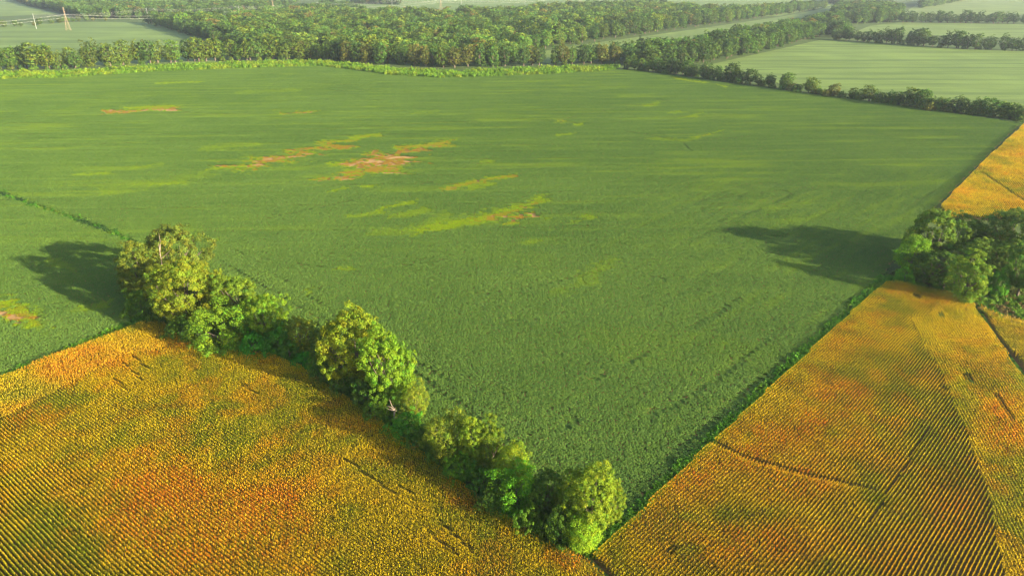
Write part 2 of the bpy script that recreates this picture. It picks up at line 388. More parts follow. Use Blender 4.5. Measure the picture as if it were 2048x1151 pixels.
# yellowed / failed spots: polyline in photo pixels, half height in px, yellow strength, soil strength
SPOTS = [
 ([(208, 226), (290, 222), (360, 218)], 5, 1.3, 1.0), ([(240, 218), (345, 214)], 3, .8, 0), ([(568, 226), (622, 224)], 3.2, 1.0, .9), ([(300, 168), (400, 165)], 2, .6, .1),
 ([(470, 334), (540, 322), (610, 310)], 8, 1.5, .75), ([(420, 340), (520, 330)], 5, .8, 0), ([(600, 304), (690, 291)], 5, 1.4, .35), ([(690, 278), (770, 271)], 3.5, .9, 0), ([(640, 288), (712, 283)], 4, 1.0, .2),
 ([(735, 317), (770, 315), (815, 313)], 6, 1.9, 1.3), ([(695, 330), (760, 327), (812, 325)], 7, 1.8, 1.1), ([(640, 359), (690, 353)], 5, 1.6, 1.05), ([(690, 348), (740, 338), (800, 336)], 9, 1.3, .3),
 ([(785, 305), (860, 300)], 5, 1.6, .55), ([(800, 296), (905, 288)], 6, 1.15, .15), ([(786, 347), (797, 347)], 2.6, 1.3, 1.3), ([(655, 330), (700, 330)], 5, .9, 0),
 ([(885, 380), (940, 368), (1030, 352)], 5, 1.1, .15), ([(930, 378), (985, 366)], 6, .6, 0), ([(1008, 357), (1030, 351)], 3, 1.3, .35),
 ([(830, 465), (920, 446), (1000, 432), (1085, 402)], 9, .85, 0), ([(950, 445), (1030, 424), (1070, 406)], 5, 1.15, .2), ([(1032, 440), (1068, 430)], 5, 1.5, 1.0), ([(1010, 450), (1032, 444)], 4, .9, 0),
 ([(735, 428), (830, 404)], 4, .7, 0), ([(690, 436), (760, 428)], 4, .5, 0), ([(780, 435), (860, 418)], 6, .45, 0), ([(722, 376), (760, 374)], 2.5, .8, .1), ([(670, 384), (690, 380)], 3, .7, 0), ([(850, 460), (900, 430)], 8, .35, 0), ([(750, 470), (850, 455)], 8, .35, 0),
 ([(1102, 244), (1122, 243)], 3, 1.1, 0), ([(1140, 251), (1160, 249)], 3, .8, 0), ([(1115, 273), (1140, 269)], 3, .7, 0), ([(1385, 236), (1398, 227)], 2, .6, 0), ([(1360, 238), (1395, 228)], 2.5, .6, 0), ([(1395, 278), (1440, 262)], 3, .85, 0), ([(1290, 212), (1320, 208)], 3, .5, 0), ([(1340, 228), (1365, 224)], 3, .5, 0),
 ([(1400, 275), (1370, 282), (1300, 278)], 3, .45, 0), ([(1150, 445), (1185, 432)], 6, .5, 0), ([(1160, 555), (1230, 530)], 10, .35, 0), ([(1100, 590), (1200, 560)], 8, .25, 0), ([(680, 541), (710, 538)], 3, .6, 0), ([(610, 575), (620, 590)], 4, .5, 0), ([(1050, 490), (1080, 484)], 4, .4, 0),
 ([(955, 326), (985, 324)], 2.5, .6, 0), ([(430, 485), (445, 482)], 3, .5, 0), ([(300, 372), (370, 366)], 4, .5, 0), ([(160, 352), (230, 346)], 3, .6, 0), ([(250, 336), (330, 330)], 3, .35, 0), ([(400, 300), (520, 290)], 4, .35, 0), ([(200, 385), (420, 350)], 8, .22, 0),
 ([(-30, 626), (10, 632), (45, 642)], 9, 1.4, 1.0), ([(-20, 612), (40, 622), (80, 648)], 16, .95, .1), ([(160, 622), (215, 610)], 9, .5, 0), ([(1360, 158), (1412, 166)], 2.5, .9, 0), ([(1432, 172), (1460, 176)], 2, .8, 0), ([(100, 520), (150, 545)], 7, .3, 0), ([(480, 186), (600, 180)], 3, .25, 0), ([(820, 228), (880, 224)], 3, .3, 0),
 ([(1446, 694), (1449, 692)], 2.5, 1.0, 0),
]
# narrow dark gaps in the canopy (wheel tracks, drains)
GAPS = [([(1080, 244), (1140, 246), (1205, 258), (1290, 270), (1360, 284), (1382, 304)], .9), ([(1082, 243), (1100, 245)], 1.6), ([(1125, 245), (1145, 247)], 1.4), ([(1370, 285), (1500, 274)], .8), ([(1305, 557), (1325, 562)], 1.3), ([(1130, 858), (1148, 842)], 1.0),
        ([(0, 270), (280, 272), (560, 264), (900, 246), (1080, 243)], .9), ([(1125, 240), (1230, 218), (1420, 198)], .8), ([(0, 300), (300, 285), (420, 280)], .7), ([(980, 432), (1080, 400), (1130, 384)], .9), ([(1090, 425), (1140, 408)], .7), ([(530, 440), (700, 404)], .7), ([(590, 380), (700, 372), (840, 366)], .6),
        ([(840, 370), (860, 367)], 1.0), ([(945, 330), (985, 326)], .9), ([(1310, 200), (1345, 205)], 1.2), ([(1420, 190), (1560, 212)], .8), ([(1700, 160), (1701, 161)], .5), ([(0, 236), (400, 232), (900, 214)], .6), ([(0, 212), (500, 204), (1100, 190)], .6), ([(0, 190), (500, 182), (900, 172)], .6),
        ([(1290, 840), (1420, 770), (1560, 660)], .8), ([(1190, 760), (1330, 690), (1480, 600)], .6), ([(880, 600), (1050, 580), (1200, 545)], .6), ([(520, 520), (720, 548), (900, 520)], .6), ([(430, 520), (640, 640), (760, 700), (900, 800), (1000, 880), (1090, 960)], .7), ([(470, 500), (700, 650), (900, 770)], .5), ([(1600, 690), (1330, 930)], .5)]

D1, D2 = vp_dir(-1100), vp_dir(2520)

def soy_field(name, PX, step, label, seed):
    P = poly(PX); x0, y0 = P.min(0); x1, y1 = P.max(0)
    gx, gy = np.meshgrid(np.arange(x0, x1, step), np.arange(y0, y1, step)); gx = gx.ravel(); gy = gy.ravel()
    k = inside(P, gx, gy); gx, gy = gx[k], gy[k]
    px, py = pix(gx, gy)
    k = (px > -200) & (px < 2250) & (py < 1320); gx, gy, px, py = gx[k], gy[k], px[k], py[k]
    g = np.random.default_rng(seed); n = len(gx)
    gx = gx + g.uniform(-.25, .25, n) * step * .4; gy = gy + g.uniform(-.25, .25, n) * step * .4
    nz = fbm(gx, gy, 9, 1); yel = np.zeros(n); bare = np.zeros(n)
    for pts, hh, ys, ss in SPOTS:
        # work on the ground, in metres, squeezed along the rows
        cx = np.mean([p[0] for p in pts]); cy = np.mean([p[1] for p in pts])
        wk_ = 1.0 if ss > .3 else .3
        qx = px + ((vn(px, py * 9, 40, 40) - .5) * 95 + (vn(px, py * 7, 12, 43) - .5) * 30) * wk_; qy = py + (vn(px, py * 5, 40, 41) - .5) * hh * .9
        d = segdist(qx, qy, pts) / hh
        d = d * (.75 + .5 * nz) + g.normal(0, .32, n)
        yel = np.maximum(yel, ys * 1.2 * (1 - sstep(.3, 1.45, d * (.7 + .6 * vn(gx, gy * 6, 22, 46))))); 
        if ss: bare = np.maximum(bare, min(ss, 1.05) * (1 - sstep(0, .95, d)))
    bare *= .55 + .75 * sstep(.25, .6, vn(gx, gy * 7, 26, 44))
    # faint yellow-green streaks along the rows in the whole field
    ang = .05; sx = gx * math.cos(ang) + gy * math.sin(ang); sy = -gx * math.sin(ang) + gy * math.cos(ang)
    st = vn(sx, sy * 9, 60, 5) * .6 + vn(sx, sy * 7, 24, 6) * .4
    yel = yel + .34 * sstep(.56, .82, st) * sstep(220, 420, gy) + .08 * g.random(n) + .10 * sstep(.60, .8, fbm(gx, gy, 55, 9)) 
    u2 = gx * D2[0] + gy * D2[1]; v2 = -gx * D2[1] + gy * D2[0]
    st2 = vn(u2, v2 * 12, 45, 12) * .5 + vn(u2, v2 * 8, 18, 13) * .5
    right = sstep(0, 120, gx - 0) * (1 - sstep(330, 480, gy))
    yel += right * .22 * sstep(.55, .8, st2)
    near = 1 - sstep(260, 520, gy)
    tone = np.clip(.45 + (fbm(gx, gy, 70, 2) - .5) * 1.1 + (st - .5) * 1.3 * (1 - .6 * near) + (st2 - .5) * .7 * right + g.normal(0, .10, n), 0, 1)
    # canopy height: wind-laid waves near the right edge, row streaks elsewhere
    hz = 1.0 + (fbm(gx, gy, 5, 3) - .5) * .16 + g.normal(0, .04, n)
    lodge = right * sstep(.50, .66, fbm(gx, gy, 60, 15)) * sstep(40, 120, gx)
    wav = vn(gx * .8 + gy * .6, (gy * .8 - gx * .6) * 2.6, 9, 21)
    hz = hz * (1 - lodge * .55 * sstep(.45, .75, wav))
    hz *= 1 - .30 * sstep(.62, .8, st) * (1 - near)
    ln = np.maximum(1 - np.abs((v2 + 1.5 * vn(u2, v2, 40, 50)) % 27 - 13.5) / 1.5, 0) * right * (vn(u2, v2 * 3, 30, 51) > .38)
    l2 = np.maximum(1 - np.abs((sy + 3 * vn(sx, sy, 90, 52)) % 19 - 9.5) / 1.6, 0) * sstep(230, 330, gy) * (1 - right) * sstep(.35, .6, vn(sx, sy * 4, 70, 53))
    hz *= 1 - .42 * np.clip(ln * (.5 + .8 * g.random(n)), 0, 1) - .45 * np.clip(l2, 0, 1); tone = np.clip(tone + .5 * np.maximum(1 - np.abs((sy + 3 * vn(sx, sy, 90, 52)) % 19 - 13) / 1.6, 0) * sstep(230, 330, gy) * (1 - right), 0, 1)
    for pts, wd in GAPS:
        gp = poly(pts); d = segdist(gx, gy, gp) + (vn(gx, gy, 6, 8) - .5) * 1.2
        hz *= 1 - .50 * (1 - sstep(wd * .7, wd * 2.0, d)) * (.4 + .6 * (vn(gx, gy, 14, 18) > .35))
    hz *= 1 - .45 * np.clip(yel, 0, 1.3) / 1.3
    keep = g.random(n) > np.clip(bare * 1.05 - .05, 0, 1)
    yel = np.clip(yel + .8 * np.clip(bare, 0, 1), 0, 2)
    gx, gy, hz, yel, tone = [q[keep] for q in (gx, gy, hz, yel, tone)]; n = len(gx); s = step / 2.0
    rot = np.zeros((n, 3)); rot[:, 2] = g.integers(0, 4, n) * math.pi / 2
    scl = np.stack([np.full(n, s), np.full(n, s), hz.clip(.15, 1.6) * (1 if step < 2.5 else 1.1)], 1)
    return scatter(name, np.stack([gx, gy, np.zeros(n)], 1), SOY, rot, scl, g.integers(0, len(SOY), n),
                   {'yel': ('FLOAT', yel), 'tone': ('FLOAT', tone)}, label=label, cat='soybean field', kind='stuff')
soy_field('soybean_field', SOY_MAIN, 2.0, 'large green soybean field with yellow streaks and tan bare spots', 31)
soy_field('soybean_field', SOY_LEFT, 2.0, 'small green soybean field under the long tree shadows, beyond the grassy ditch', 32)

# ================================================================== CORN
CORN1 = [(-260, 868), (-100, 806), (0, 764), (100, 724), (200, 686), (286, 652), (330, 652), (372, 690), (430, 708), (540, 716), (604, 742), (660, 782), (724, 822), (800, 878), (900, 958), (1000, 1036), (1090, 1096), (1150, 1116), (1176, 1130), (1230, 1180), (1330, 1280), (-120, 1290), (-300, 1100)]
CORN2 = [(1186, 1120), (1300, 1010), (1408, 906), (1424, 893), (1560, 763), (1700, 633), (1768, 571), (1800, 572), (1850, 584), (1898, 592), (1944, 616), (1990, 686), (2048, 768), (2180, 950), (2180, 1290), (1350, 1280), (1240, 1170)]
CORN3 = [(2300, 10 + 0), (2046, 254), (1960, 334), (1880, 417), (1892, 440), (1960, 440), (2048, 442), (2300, 450)]
CORN3[0] = (2290, 262)
CORN4 = [(1958, 618), (2000, 640), (2048, 652), (2200, 690), (2200, 950), (2048, 744), (1990, 668)]
for pp, lab, z in ((CORN1, 'dark soil under the corn in the south field', .004), (CORN2, 'dark soil under the corn beside the green verge', .008), (CORN3, 'dark soil under the corn behind the woodlot', .012), (CORN4, 'dark soil under the corn east of the field track', .016)):
    sheet('field_soil', poly(pp), z, M['corn_soil'], lab)

def corn_templates(K, nleaf, wid):
    g = np.random.default_rng(77); T = []; Hh = []
    for k in range(K):
        V = []; hs = []
        for i in range(nleaf):
            f = i / (nleaf - 1); hgt = .55 + 1.45 * f
            a = (0 if i % 2 else math.pi) + g.normal(0, .45)
            L = g.uniform(.24, .36) * (1.05 - .25 * f); up = g.uniform(.0, .32); dr = g.uniform(-.30, .05)
            c, s = math.cos(a), math.sin(a); w_ = wid * g.uniform(.8, 1.2)
            for r_, z_, ww in ((.0, hgt, .5), (0, hgt, -.5), (L * .55, hgt + up, .6), (L * .55, hgt + up, -.6), (L, hgt + up + dr, 0)):
                V.append((c * r_ - s * ww * w_, s * r_ + c * ww * w_, z_)); hs.append(f)
        a = g.uniform(0, 6.28); w_ = wid * .55; c, s = math.cos(a), math.sin(a)
        for r_, z_, ww in ((0, 1.95, .3), (0, 1.95, -.3), (.02, 2.25, .75), (.02, 2.25, -.75), (.05, 2.5, 0)):
            V.append((c * r_ - s * ww * w_, s * r_ + c * ww * w_, z_)); hs.append(1.25)
        T.append(V); Hh.append(hs)
    return np.array(T), np.array(Hh)

def corn_field(name, PX, dirv, step, seed, label, rusts=(), headland=None, gaps=(), nleaf=5, wid=.15, hue=0.0, rows=.762, tall=1.0, shape=None):
    P = poly(PX) if shape is None else shape
    root = add(name, None, label=label, cat='corn field')
    regs = [(P, dirv, None)]
    if headland is not None:
        HP, hd = poly(headland[0]), headland[1]; regs = [(P, dirv, HP), (P, hd, HP)]
    T, Hh = corn_templates(20, nleaf, wid)
    g = np.random.default_rng(seed); nl = nleaf + 1
    fq0 = np.array([[5 * l, 5 * l + 1, 5 * l + 3, 5 * l + 2] for l in range(nl)]); ft0 = np.array([[5 * l + 2, 5 * l + 3, 5 * l + 4] for l in range(nl)])
    GP = [(poly(p), w_) for p, w_ in gaps]
    for ri, (PP, d, HP) in enumerate(regs):
        nrm = np.array([-d[1], d[0]])
        a = PP @ nrm; b = PP @ d
        kk = np.arange(math.floor(a.min() / rows), math.ceil(a.max() / rows) + 1); tt = np.arange(b.min(), b.max(), step)
        K, Tt = np.meshgrid(kk, tt, indexing='ij')
        wob = (vn(Tt, K * 0.0, 18, 30 + ri) - .5) * .5
        off = K * rows + wob + g.normal(0, .025, K.shape); t = Tt + g.uniform(-.3, .3, K.shape) * step
        X = nrm[0] * off + d[0] * t; Y = nrm[1] * off + d[1] * t
        px, py = pix(X, Y)
        ok = inside(PP, X, Y) & (px > -140) & (px < 2190) & (py < 1270) & (g.random(K.shape) > .015)
        if HP is not None:
            wobble = (vn(X, Y, 3, 5) - .5) * 2.0
            ih = inside(HP, X + wobble, Y + wobble); ok &= (ih if ri else ~ih)
        low_ = np.ones(K.shape)
        for gp, w_ in GP:
            low_ = np.where((segdist(X, Y, gp) + (vn(X, Y, 5, 3) - .5) * .5) < w_, .68, low_)
        X, Y, K, low_ = X[ok], Y[ok], K[ok], low_[ok]
        o = np.argsort(K, kind='stable'); X, Y, K, low_ = X[o], Y[o], K[o], low_[o]; n = len(X)
        # ripeness: how far each plant has turned
        rip = .26 + hue + (fbm(X, Y, 26, seed) - .5) * 1.25 + (vn(X, Y, 5, seed + 1) - .5) * .55 + g.normal(0, .06, n)
        rust = sstep(.46, .66, fbm(X, Y, 17, seed + 5) * .62 + vn(X, Y, 3.2, seed + 6) * .38) * g.uniform(.35, 1.25, n)
        ppx, ppy = pix(X, Y)
        rust = rust * .42; rip = rip * 1.0
        for (bx, by, rx, ry, am) in rusts:
            e = np.hypot((ppx - bx) / rx, (ppy - by) / ry) * (.55 + .9 * fbm(X, Y, 6, seed + 9))
            bump_ = am * (1 - sstep(.25, 1.15, e)); rust = rust + bump_ * 1.1 * np.clip(g.normal(.6, .45, n), 0, 1.6); rip = rip + .3 * bump_
        if HP is not None and ri: rip += headland[2]
        rip = rip.clip(0, 1.1)[:, None]; rust = rust.clip(0, 1)[:, None]
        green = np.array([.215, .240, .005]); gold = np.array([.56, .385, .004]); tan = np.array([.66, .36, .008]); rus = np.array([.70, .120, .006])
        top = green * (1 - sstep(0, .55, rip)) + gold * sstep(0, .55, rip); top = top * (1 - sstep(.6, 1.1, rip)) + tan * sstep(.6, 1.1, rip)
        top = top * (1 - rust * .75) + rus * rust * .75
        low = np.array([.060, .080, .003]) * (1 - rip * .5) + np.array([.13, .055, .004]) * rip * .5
        ti = g.integers(0, len(T), n); yaw = math.atan2(d[1], d[0]) + g.normal(0, .22, n)
        sc = g.normal(1, .04, n) * (.88 + .24 * vn(X, Y, 7, seed + 2)) * tall * low_
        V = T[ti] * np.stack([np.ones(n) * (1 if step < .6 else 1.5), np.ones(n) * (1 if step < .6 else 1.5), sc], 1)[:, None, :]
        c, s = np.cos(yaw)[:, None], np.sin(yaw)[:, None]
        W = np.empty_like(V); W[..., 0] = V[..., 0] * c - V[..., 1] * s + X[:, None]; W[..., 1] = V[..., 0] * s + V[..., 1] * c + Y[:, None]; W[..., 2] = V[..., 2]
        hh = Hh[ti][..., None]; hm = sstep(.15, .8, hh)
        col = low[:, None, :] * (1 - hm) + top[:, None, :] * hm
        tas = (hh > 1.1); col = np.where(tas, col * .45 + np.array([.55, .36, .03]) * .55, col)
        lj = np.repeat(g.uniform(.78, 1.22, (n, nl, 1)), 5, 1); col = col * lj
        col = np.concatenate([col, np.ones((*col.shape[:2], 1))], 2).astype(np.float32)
        uk, st = np.unique(K, return_index=True); en = np.append(st[1:], n)
        order = np.argsort(-(en - st)) if len(uk) > 300 else None
        small = set(order[300 - (40 if HP is not None else 0):].tolist()) if order is not None else set()
        rest = []
        def emit(sel, nm, kind=None):
            m = len(sel); base = (np.arange(m) * 5 * nl)[:, None, None]
            me = mesh_np('corn_row', W[sel].reshape(-1, 3), [(fq0[None] + base).reshape(-1, 4), (ft0[None] + base).reshape(-1, 3)], [M['corn']],
                         attrs={'col': ('FLOAT_COLOR', 'POINT', col[sel].reshape(-1, 4))})
            r = add(nm, me, root)
            if kind: r['kind'] = kind
        for i, (a0, a1) in enumerate(zip(st, en)):
            if i in small or a1 - a0 < 6: rest.append(np.arange(a0, a1)); continue
            emit(np.arange(a0, a1), 'corn_row')
        if rest: emit(np.concatenate(rest), 'corn_stand', 'stuff')
    return root

def gdir(a, b):
    p = poly([a, b]); d = p[1] - p[0]; return d / np.linalg.norm(d)
corn_field('corn_field', CORN1, D1, .32, 41, 'golden corn field south of the tree belt, rows running towards the tall trees',
           headland=([(-260, 868), (-100, 800), (0, 758), (200, 680), (286, 645), (340, 640), (400, 690), (330, 705), (250, 722), (150, 775), (0, 850), (-200, 950)], gdir((0, 764), (286, 652)), .30), rusts=[(420, 1060, 260, 150, .75), (330, 985, 120, 60, .5), (560, 1010, 90, 60, .45), (340, 700, 90, 26, .5), (150, 730, 170, 45, .55), (720, 860, 60, 22, .5), (760, 930, 60, 30, .3), (930, 1000, 70, 40, .5), (60, 840, 80, 30, .4), (1140, 1130, 80, 30, .5), (560, 890, 60, 30, .3)],
           gaps=[([(268, 722), (300, 748)], .38), ([(250, 735), (285, 770)], .38), ([(855, 1075), (915, 1122)], .45), ([(880, 1056), (946, 1116)], .45), ([(690, 928), (790, 1000)], .4), ([(225, 760), (255, 790)], .4), ([(488, 780), (520, 800)], .36), ([(800, 985), (830, 1000)], .5)], hue=.02)
corn_field('corn_field', CORN2, D2, .35, 43, 'golden corn field with rust patches, between the green verge and the woodlot',
           headland=([(1818, 640), (1830, 668), (1856, 716), (1884, 762), (1940, 906), (1976, 1016), (1996, 1125), (2030, 1290), (2300, 1290), (2300, 900), (2048, 720), (1944, 590), (1898, 586), (1850, 640)], gdir((1956, 640), (2048, 768)), .05), rusts=[(1480, 930, 90, 50, .65), (1590, 980, 110, 55, .6), (1620, 850, 60, 45, .7), (1540, 880, 60, 40, .5), (1680, 800, 90, 50, .4), (1520, 1090, 130, 60, .5), (1900, 1030, 90, 90, .6), (2000, 860, 60, 90, .7), (1870, 610, 60, 22, .6), (1800, 590, 40, 18, .5), (1700, 700, 80, 40, .3), (1380, 960, 60, 40, .5), (1800, 1120, 90, 50, .45)],
           gaps=[([(1424, 895), (1500, 930), (1600, 958), (1740, 990)], .8), ([(1857, 866), (1800, 956)], .42), ([(1796, 962), (1737, 1056)], .36), ([(1878, 634), (1880, 640)], .7), ([(1930, 760), (1940, 773)], 1.0), ([(1830, 600), (1834, 604)], 1.4), ([(1884, 786), (1886, 790)], .8), ([(1345, 1108), (1336, 1116)], .9), ([(1990, 800), (2020, 850)], .8)], hue=.10)
corn_field('corn_field', CORN3, gdir((1880, 417), (2046, 254)), .85, 47, 'bright yellow corn field behind the woodlot', nleaf=6, wid=.17, hue=.22, tall=1.25,
           gaps=[([(1960, 352), (2060, 420)], 1.2)])
corn_field('corn_field', CORN4, gdir((1990, 668), (2048, 744)), .5, 48, 'narrow corn field east of the dark field track below the woodlot', hue=.12)

# ================================================================== TREES: meshes
leafatt = lambda c: {'leaf': ('FLOAT_COLOR', 'POINT', c.astype(np.float32))}
NEAR = {}
def near_variant(key, seed, W, HT, lobes, blobs, leaves, leaf, **kw):
    th = kw.pop('thick', 1.0)
    V, Fq, col, L = crown_cloud(seed, W, HT, lobes, blobs, int(leaves * 1.7), leaf * .70, spread=(.76, 1.22), **kw)
    tv, tf = trunk_geo(seed, W, HT, L, th)
    NEAR[key] = (mesh_np('crown', V, [Fq], [M['leaf']], attrs=leafatt(col)), mesh_np('trunk', tv, [tf], [M['bark']], smooth=True), W, HT)
near_variant('round_a', 1, 20, 22, 15, 430, 58, .31, base=.06)
near_variant('round_b', 2, 20, 22, 17, 450, 56, .30, base=.05)
near_variant('round_c', 3, 18, 22, 14, 420, 58, .31, base=.07)
near_variant('tall_a', 4, 14, 22, 14, 380, 56, .28, base=.05, kind='tall')
near_variant('tall_b', 5, 15, 22, 15, 390, 56, .28, base=.04, kind='tall')
near_variant('open_a', 6, 18, 20, 15, 270, 58, .27, base=.14)
near_variant('bush_a', 7, 12, 8, 10, 220, 44, .22, base=.02, kind='dome', thick=1.2)
near_variant('bush_b', 8, 12, 9, 12, 220, 44, .22, base=.02, kind='dome', thick=1.2)
near_variant('vine_a', 9, 12, 11, 11, 240, 46, .21, base=.02, kind='dome', thick=1.0, blob_r=1.25)
near_variant('vine_b', 10, 11, 12, 9, 230, 46, .21, base=.03, kind='tall', thick=1.0, blob_r=1.2)

def near_tree(name, key, x, yb, yt, wpx, col, label, cat='tree', rz=None, group=None):
    cm, tm, W0, H0 = NEAR[key]
    X, Y = gnd(x, yb); X, Y = float(X), float(Y)
    ht = float(height_at(Y, yt)); wd = wpx * depth(Y, ht * .55) / F
    r = add(name, None, label=label, cat=cat, group=group, loc=(X, Y, 0), rz=random.uniform(0, 6.28) if rz is None else rz)
    sx = wd / W0 * 1.02
    r.scale = (sx, sx, ht / H0 * 1.02)
    c = add('crown', cm, r); c.color = (min(col[0] * 1.65, col[1] * 1.30), col[1] * 1.65, col[2] * .9, 1); add('trunk', tm, r)
    return r

OL, MG, BR, YG, DK, LM = (.085, .105, .016), (.065, .115, .016), (.055, .150, .012), (.125, .160, .014), (.038, .068, .018), (.085, .190, .012)
BELT = [
 # name, variant, x, base y, top y, width px, colour, label
 ('oak_tree', 'round_a', 358, 578, 454, 126, (.082, .092, .018), 'tallest olive round tree at the head of the belt by the ditch'),
 ('oak_tree', 'tall_b', 298, 602, 482, 96, (.088, .098, .018), 'olive tree with a bare pale limb, overhanging the shaded soybean field'),
 ('oak_tree', 'round_b', 374, 652, 528, 126, (.110, .130, .014), 'full yellow-green tree standing in front of the tall olive tree'),
 ('oak_tree', 'tall_a', 432, 628, 545, 70, (.105, .130, .014), 'slim yellow-green tree tucked behind the full yellow-green tree'),
 ('oak_tree', 'round_c', 480, 640, 548, 90, (.080, .125, .016), 'mid green tree on the soybean side of the belt'),
 ('vine_covered_tree', 'vine_a', 448, 694, 610, 110, (.090, .150, .014), 'vine-draped mound of leaves at the corn edge below the full tree'),
 ('oak_tree', 'round_b', 540, 682, 594, 82, (.090, .150, .014), 'rounded leafy tree before the dip in the belt'),
 ('shrub', 'bush_a', 512, 708, 662, 70, (.035, .150, .014), 'vivid emerald shrub at the corn edge'),
 ('shrub', 'bush_b', 560, 706, 650, 60, (.040, .130, .014), 'emerald bush under the rounded leafy tree'),
 ('oak_tree', 'tall_a', 608, 706, 630, 58, (.115, .125, .016), 'small olive tree in the low gap of the belt'),
 ('shrub', 'bush_b', 612, 734, 700, 50, (.030, .145, .012), 'low emerald bush touching the corn in the low gap'),
 ('shrub', 'bush_a', 580, 718, 676, 46, (.045, .110, .016), 'dark green bush between two emerald bushes'),
 ('oak_tree', 'tall_b', 652, 748, 652, 56, (.048, .080, .018), 'dark narrow tree against the big broad tree'),
 ('oak_tree', 'round_b', 716, 772, 630, 132, (.125, .140, .012), 'big broad yellow-green tree in the middle of the belt'),
 ('oak_tree', 'round_c', 784, 812, 664, 98, (.085, .150, .014), 'big bright green tree leaning out of the belt over the soybeans'),
 ('shrub', 'bush_a', 690, 782, 722, 70, (.048, .090, .016), 'shady shrub beneath the big broad tree'),
 ('oak_tree', 'open_a', 834, 842, 762, 52, (.110, .140, .018), 'thin pale-leaved tree beside the dead branches'),
 ('shrub', 'bush_b', 812, 876, 826, 74, (.045, .140, .014), 'bright green bush below the dead branches'),
 ('shrub', 'bush_a', 856, 890, 842, 56, (.065, .120, .014), 'mid green bush after the dead branches'),
 ('oak_tree', 'open_a', 898, 924, 820, 90, (.095, .125, .016), 'ragged tree with a brownish top'),
 ('oak_tree', 'tall_b', 946, 938, 832, 66, (.105, .150, .014), 'slender bright tree growing out of the ragged tree'),
 ('oak_tree', 'tall_a', 984, 946, 836, 50, (.085, .125, .014), 'narrow upright tree on the soybean side of the ragged tree'),
 ('vine_covered_tree', 'vine_b', 1022, 980, 896, 66, (.120, .165, .012), 'small lime vine-covered tree above the bright vine-covered mound'),
 ('vine_covered_tree', 'vine_a', 1030, 1014, 934, 96, (.070, .175, .012), 'bright vine-covered mound beside the dark shrub at the corn edge'),
 ('shrub', 'bush_a', 968, 986, 930, 70, (.042, .100, .014), 'dark shrub at the corn edge before the vine-covered mound'),
 ('oak_tree', 'round_c', 1088, 1032, 948, 66, (.042, .078, .014), 'dark tree next to the last tree of the belt'),
 ('oak_tree', 'tall_b', 1180, 1068, 926, 96, (.108, .150, .014), 'leafy tree standing at the very corner of the soybean field'),
 ('oak_tree', 'tall_a', 1214, 1052, 962, 58, (.100, .140, .014), 'slim side tree leaning out beside the corner tree'),
 ('oak_tree', 'open_a', 1140, 1050, 950, 70, (.075, .115, .014), 'loose-crowned tree between the dark tree and the corner tree'),
 ('shrub', 'bush_b', 1116, 1084, 1010, 74, (.045, .088, .014), 'dark bush at the foot of the corner tree'),
 ('vine_covered_tree', 'vine_b', 1164, 1098, 1034, 78, (.120, .195, .014), 'lime-green weeping bush at the corner where the corn fields meet'),
]
BELT2 = [  # understorey that closes the belt
 (330, 640, 590, 70), (284, 626, 584, 60), (400, 684, 640, 60), (640, 752, 706, 50), (740, 812, 764, 60), (770, 838, 790, 56), (880, 922, 880, 56), (930, 950, 900, 60), (1000, 1012, 960, 60), (1060, 1058, 1010, 60), (1140, 1072, 1020, 60), (500, 676, 630, 70), (700, 748, 700, 60), (560, 690, 640, 50),
 (360, 676, 638, 56), (470, 704, 668, 52), (650, 766, 728, 48), (750, 838, 798, 50), (840, 898, 860, 52), (910, 958, 918, 52), (980, 1022, 982, 52), (1050, 1066, 1024, 52)]
for nm, key, x, yb, yt, wp, col, lab in BELT:
    near_tree(nm, key, x, yb, yt, wp * 1.08, col, lab, 'shrub' if nm == 'shrub' else 'tree')
for i, (x, yb, yt, wp) in enumerate(BELT2):
    near_tree('shrub', 'bush_a' if i % 2 else 'bush_b', x, yb, yt - 8, wp * 1.15, [(.045, .088, .016), (.060, .115, .014), (.050, .10, .016), (.060, .135, .012)][i % 4], ['dark green', 'mid green', 'deep green', 'bright green'][i % 4] + ' understorey shrub closing a gap between the belt trees', 'shrub', group='understorey shrubs of the tree belt')

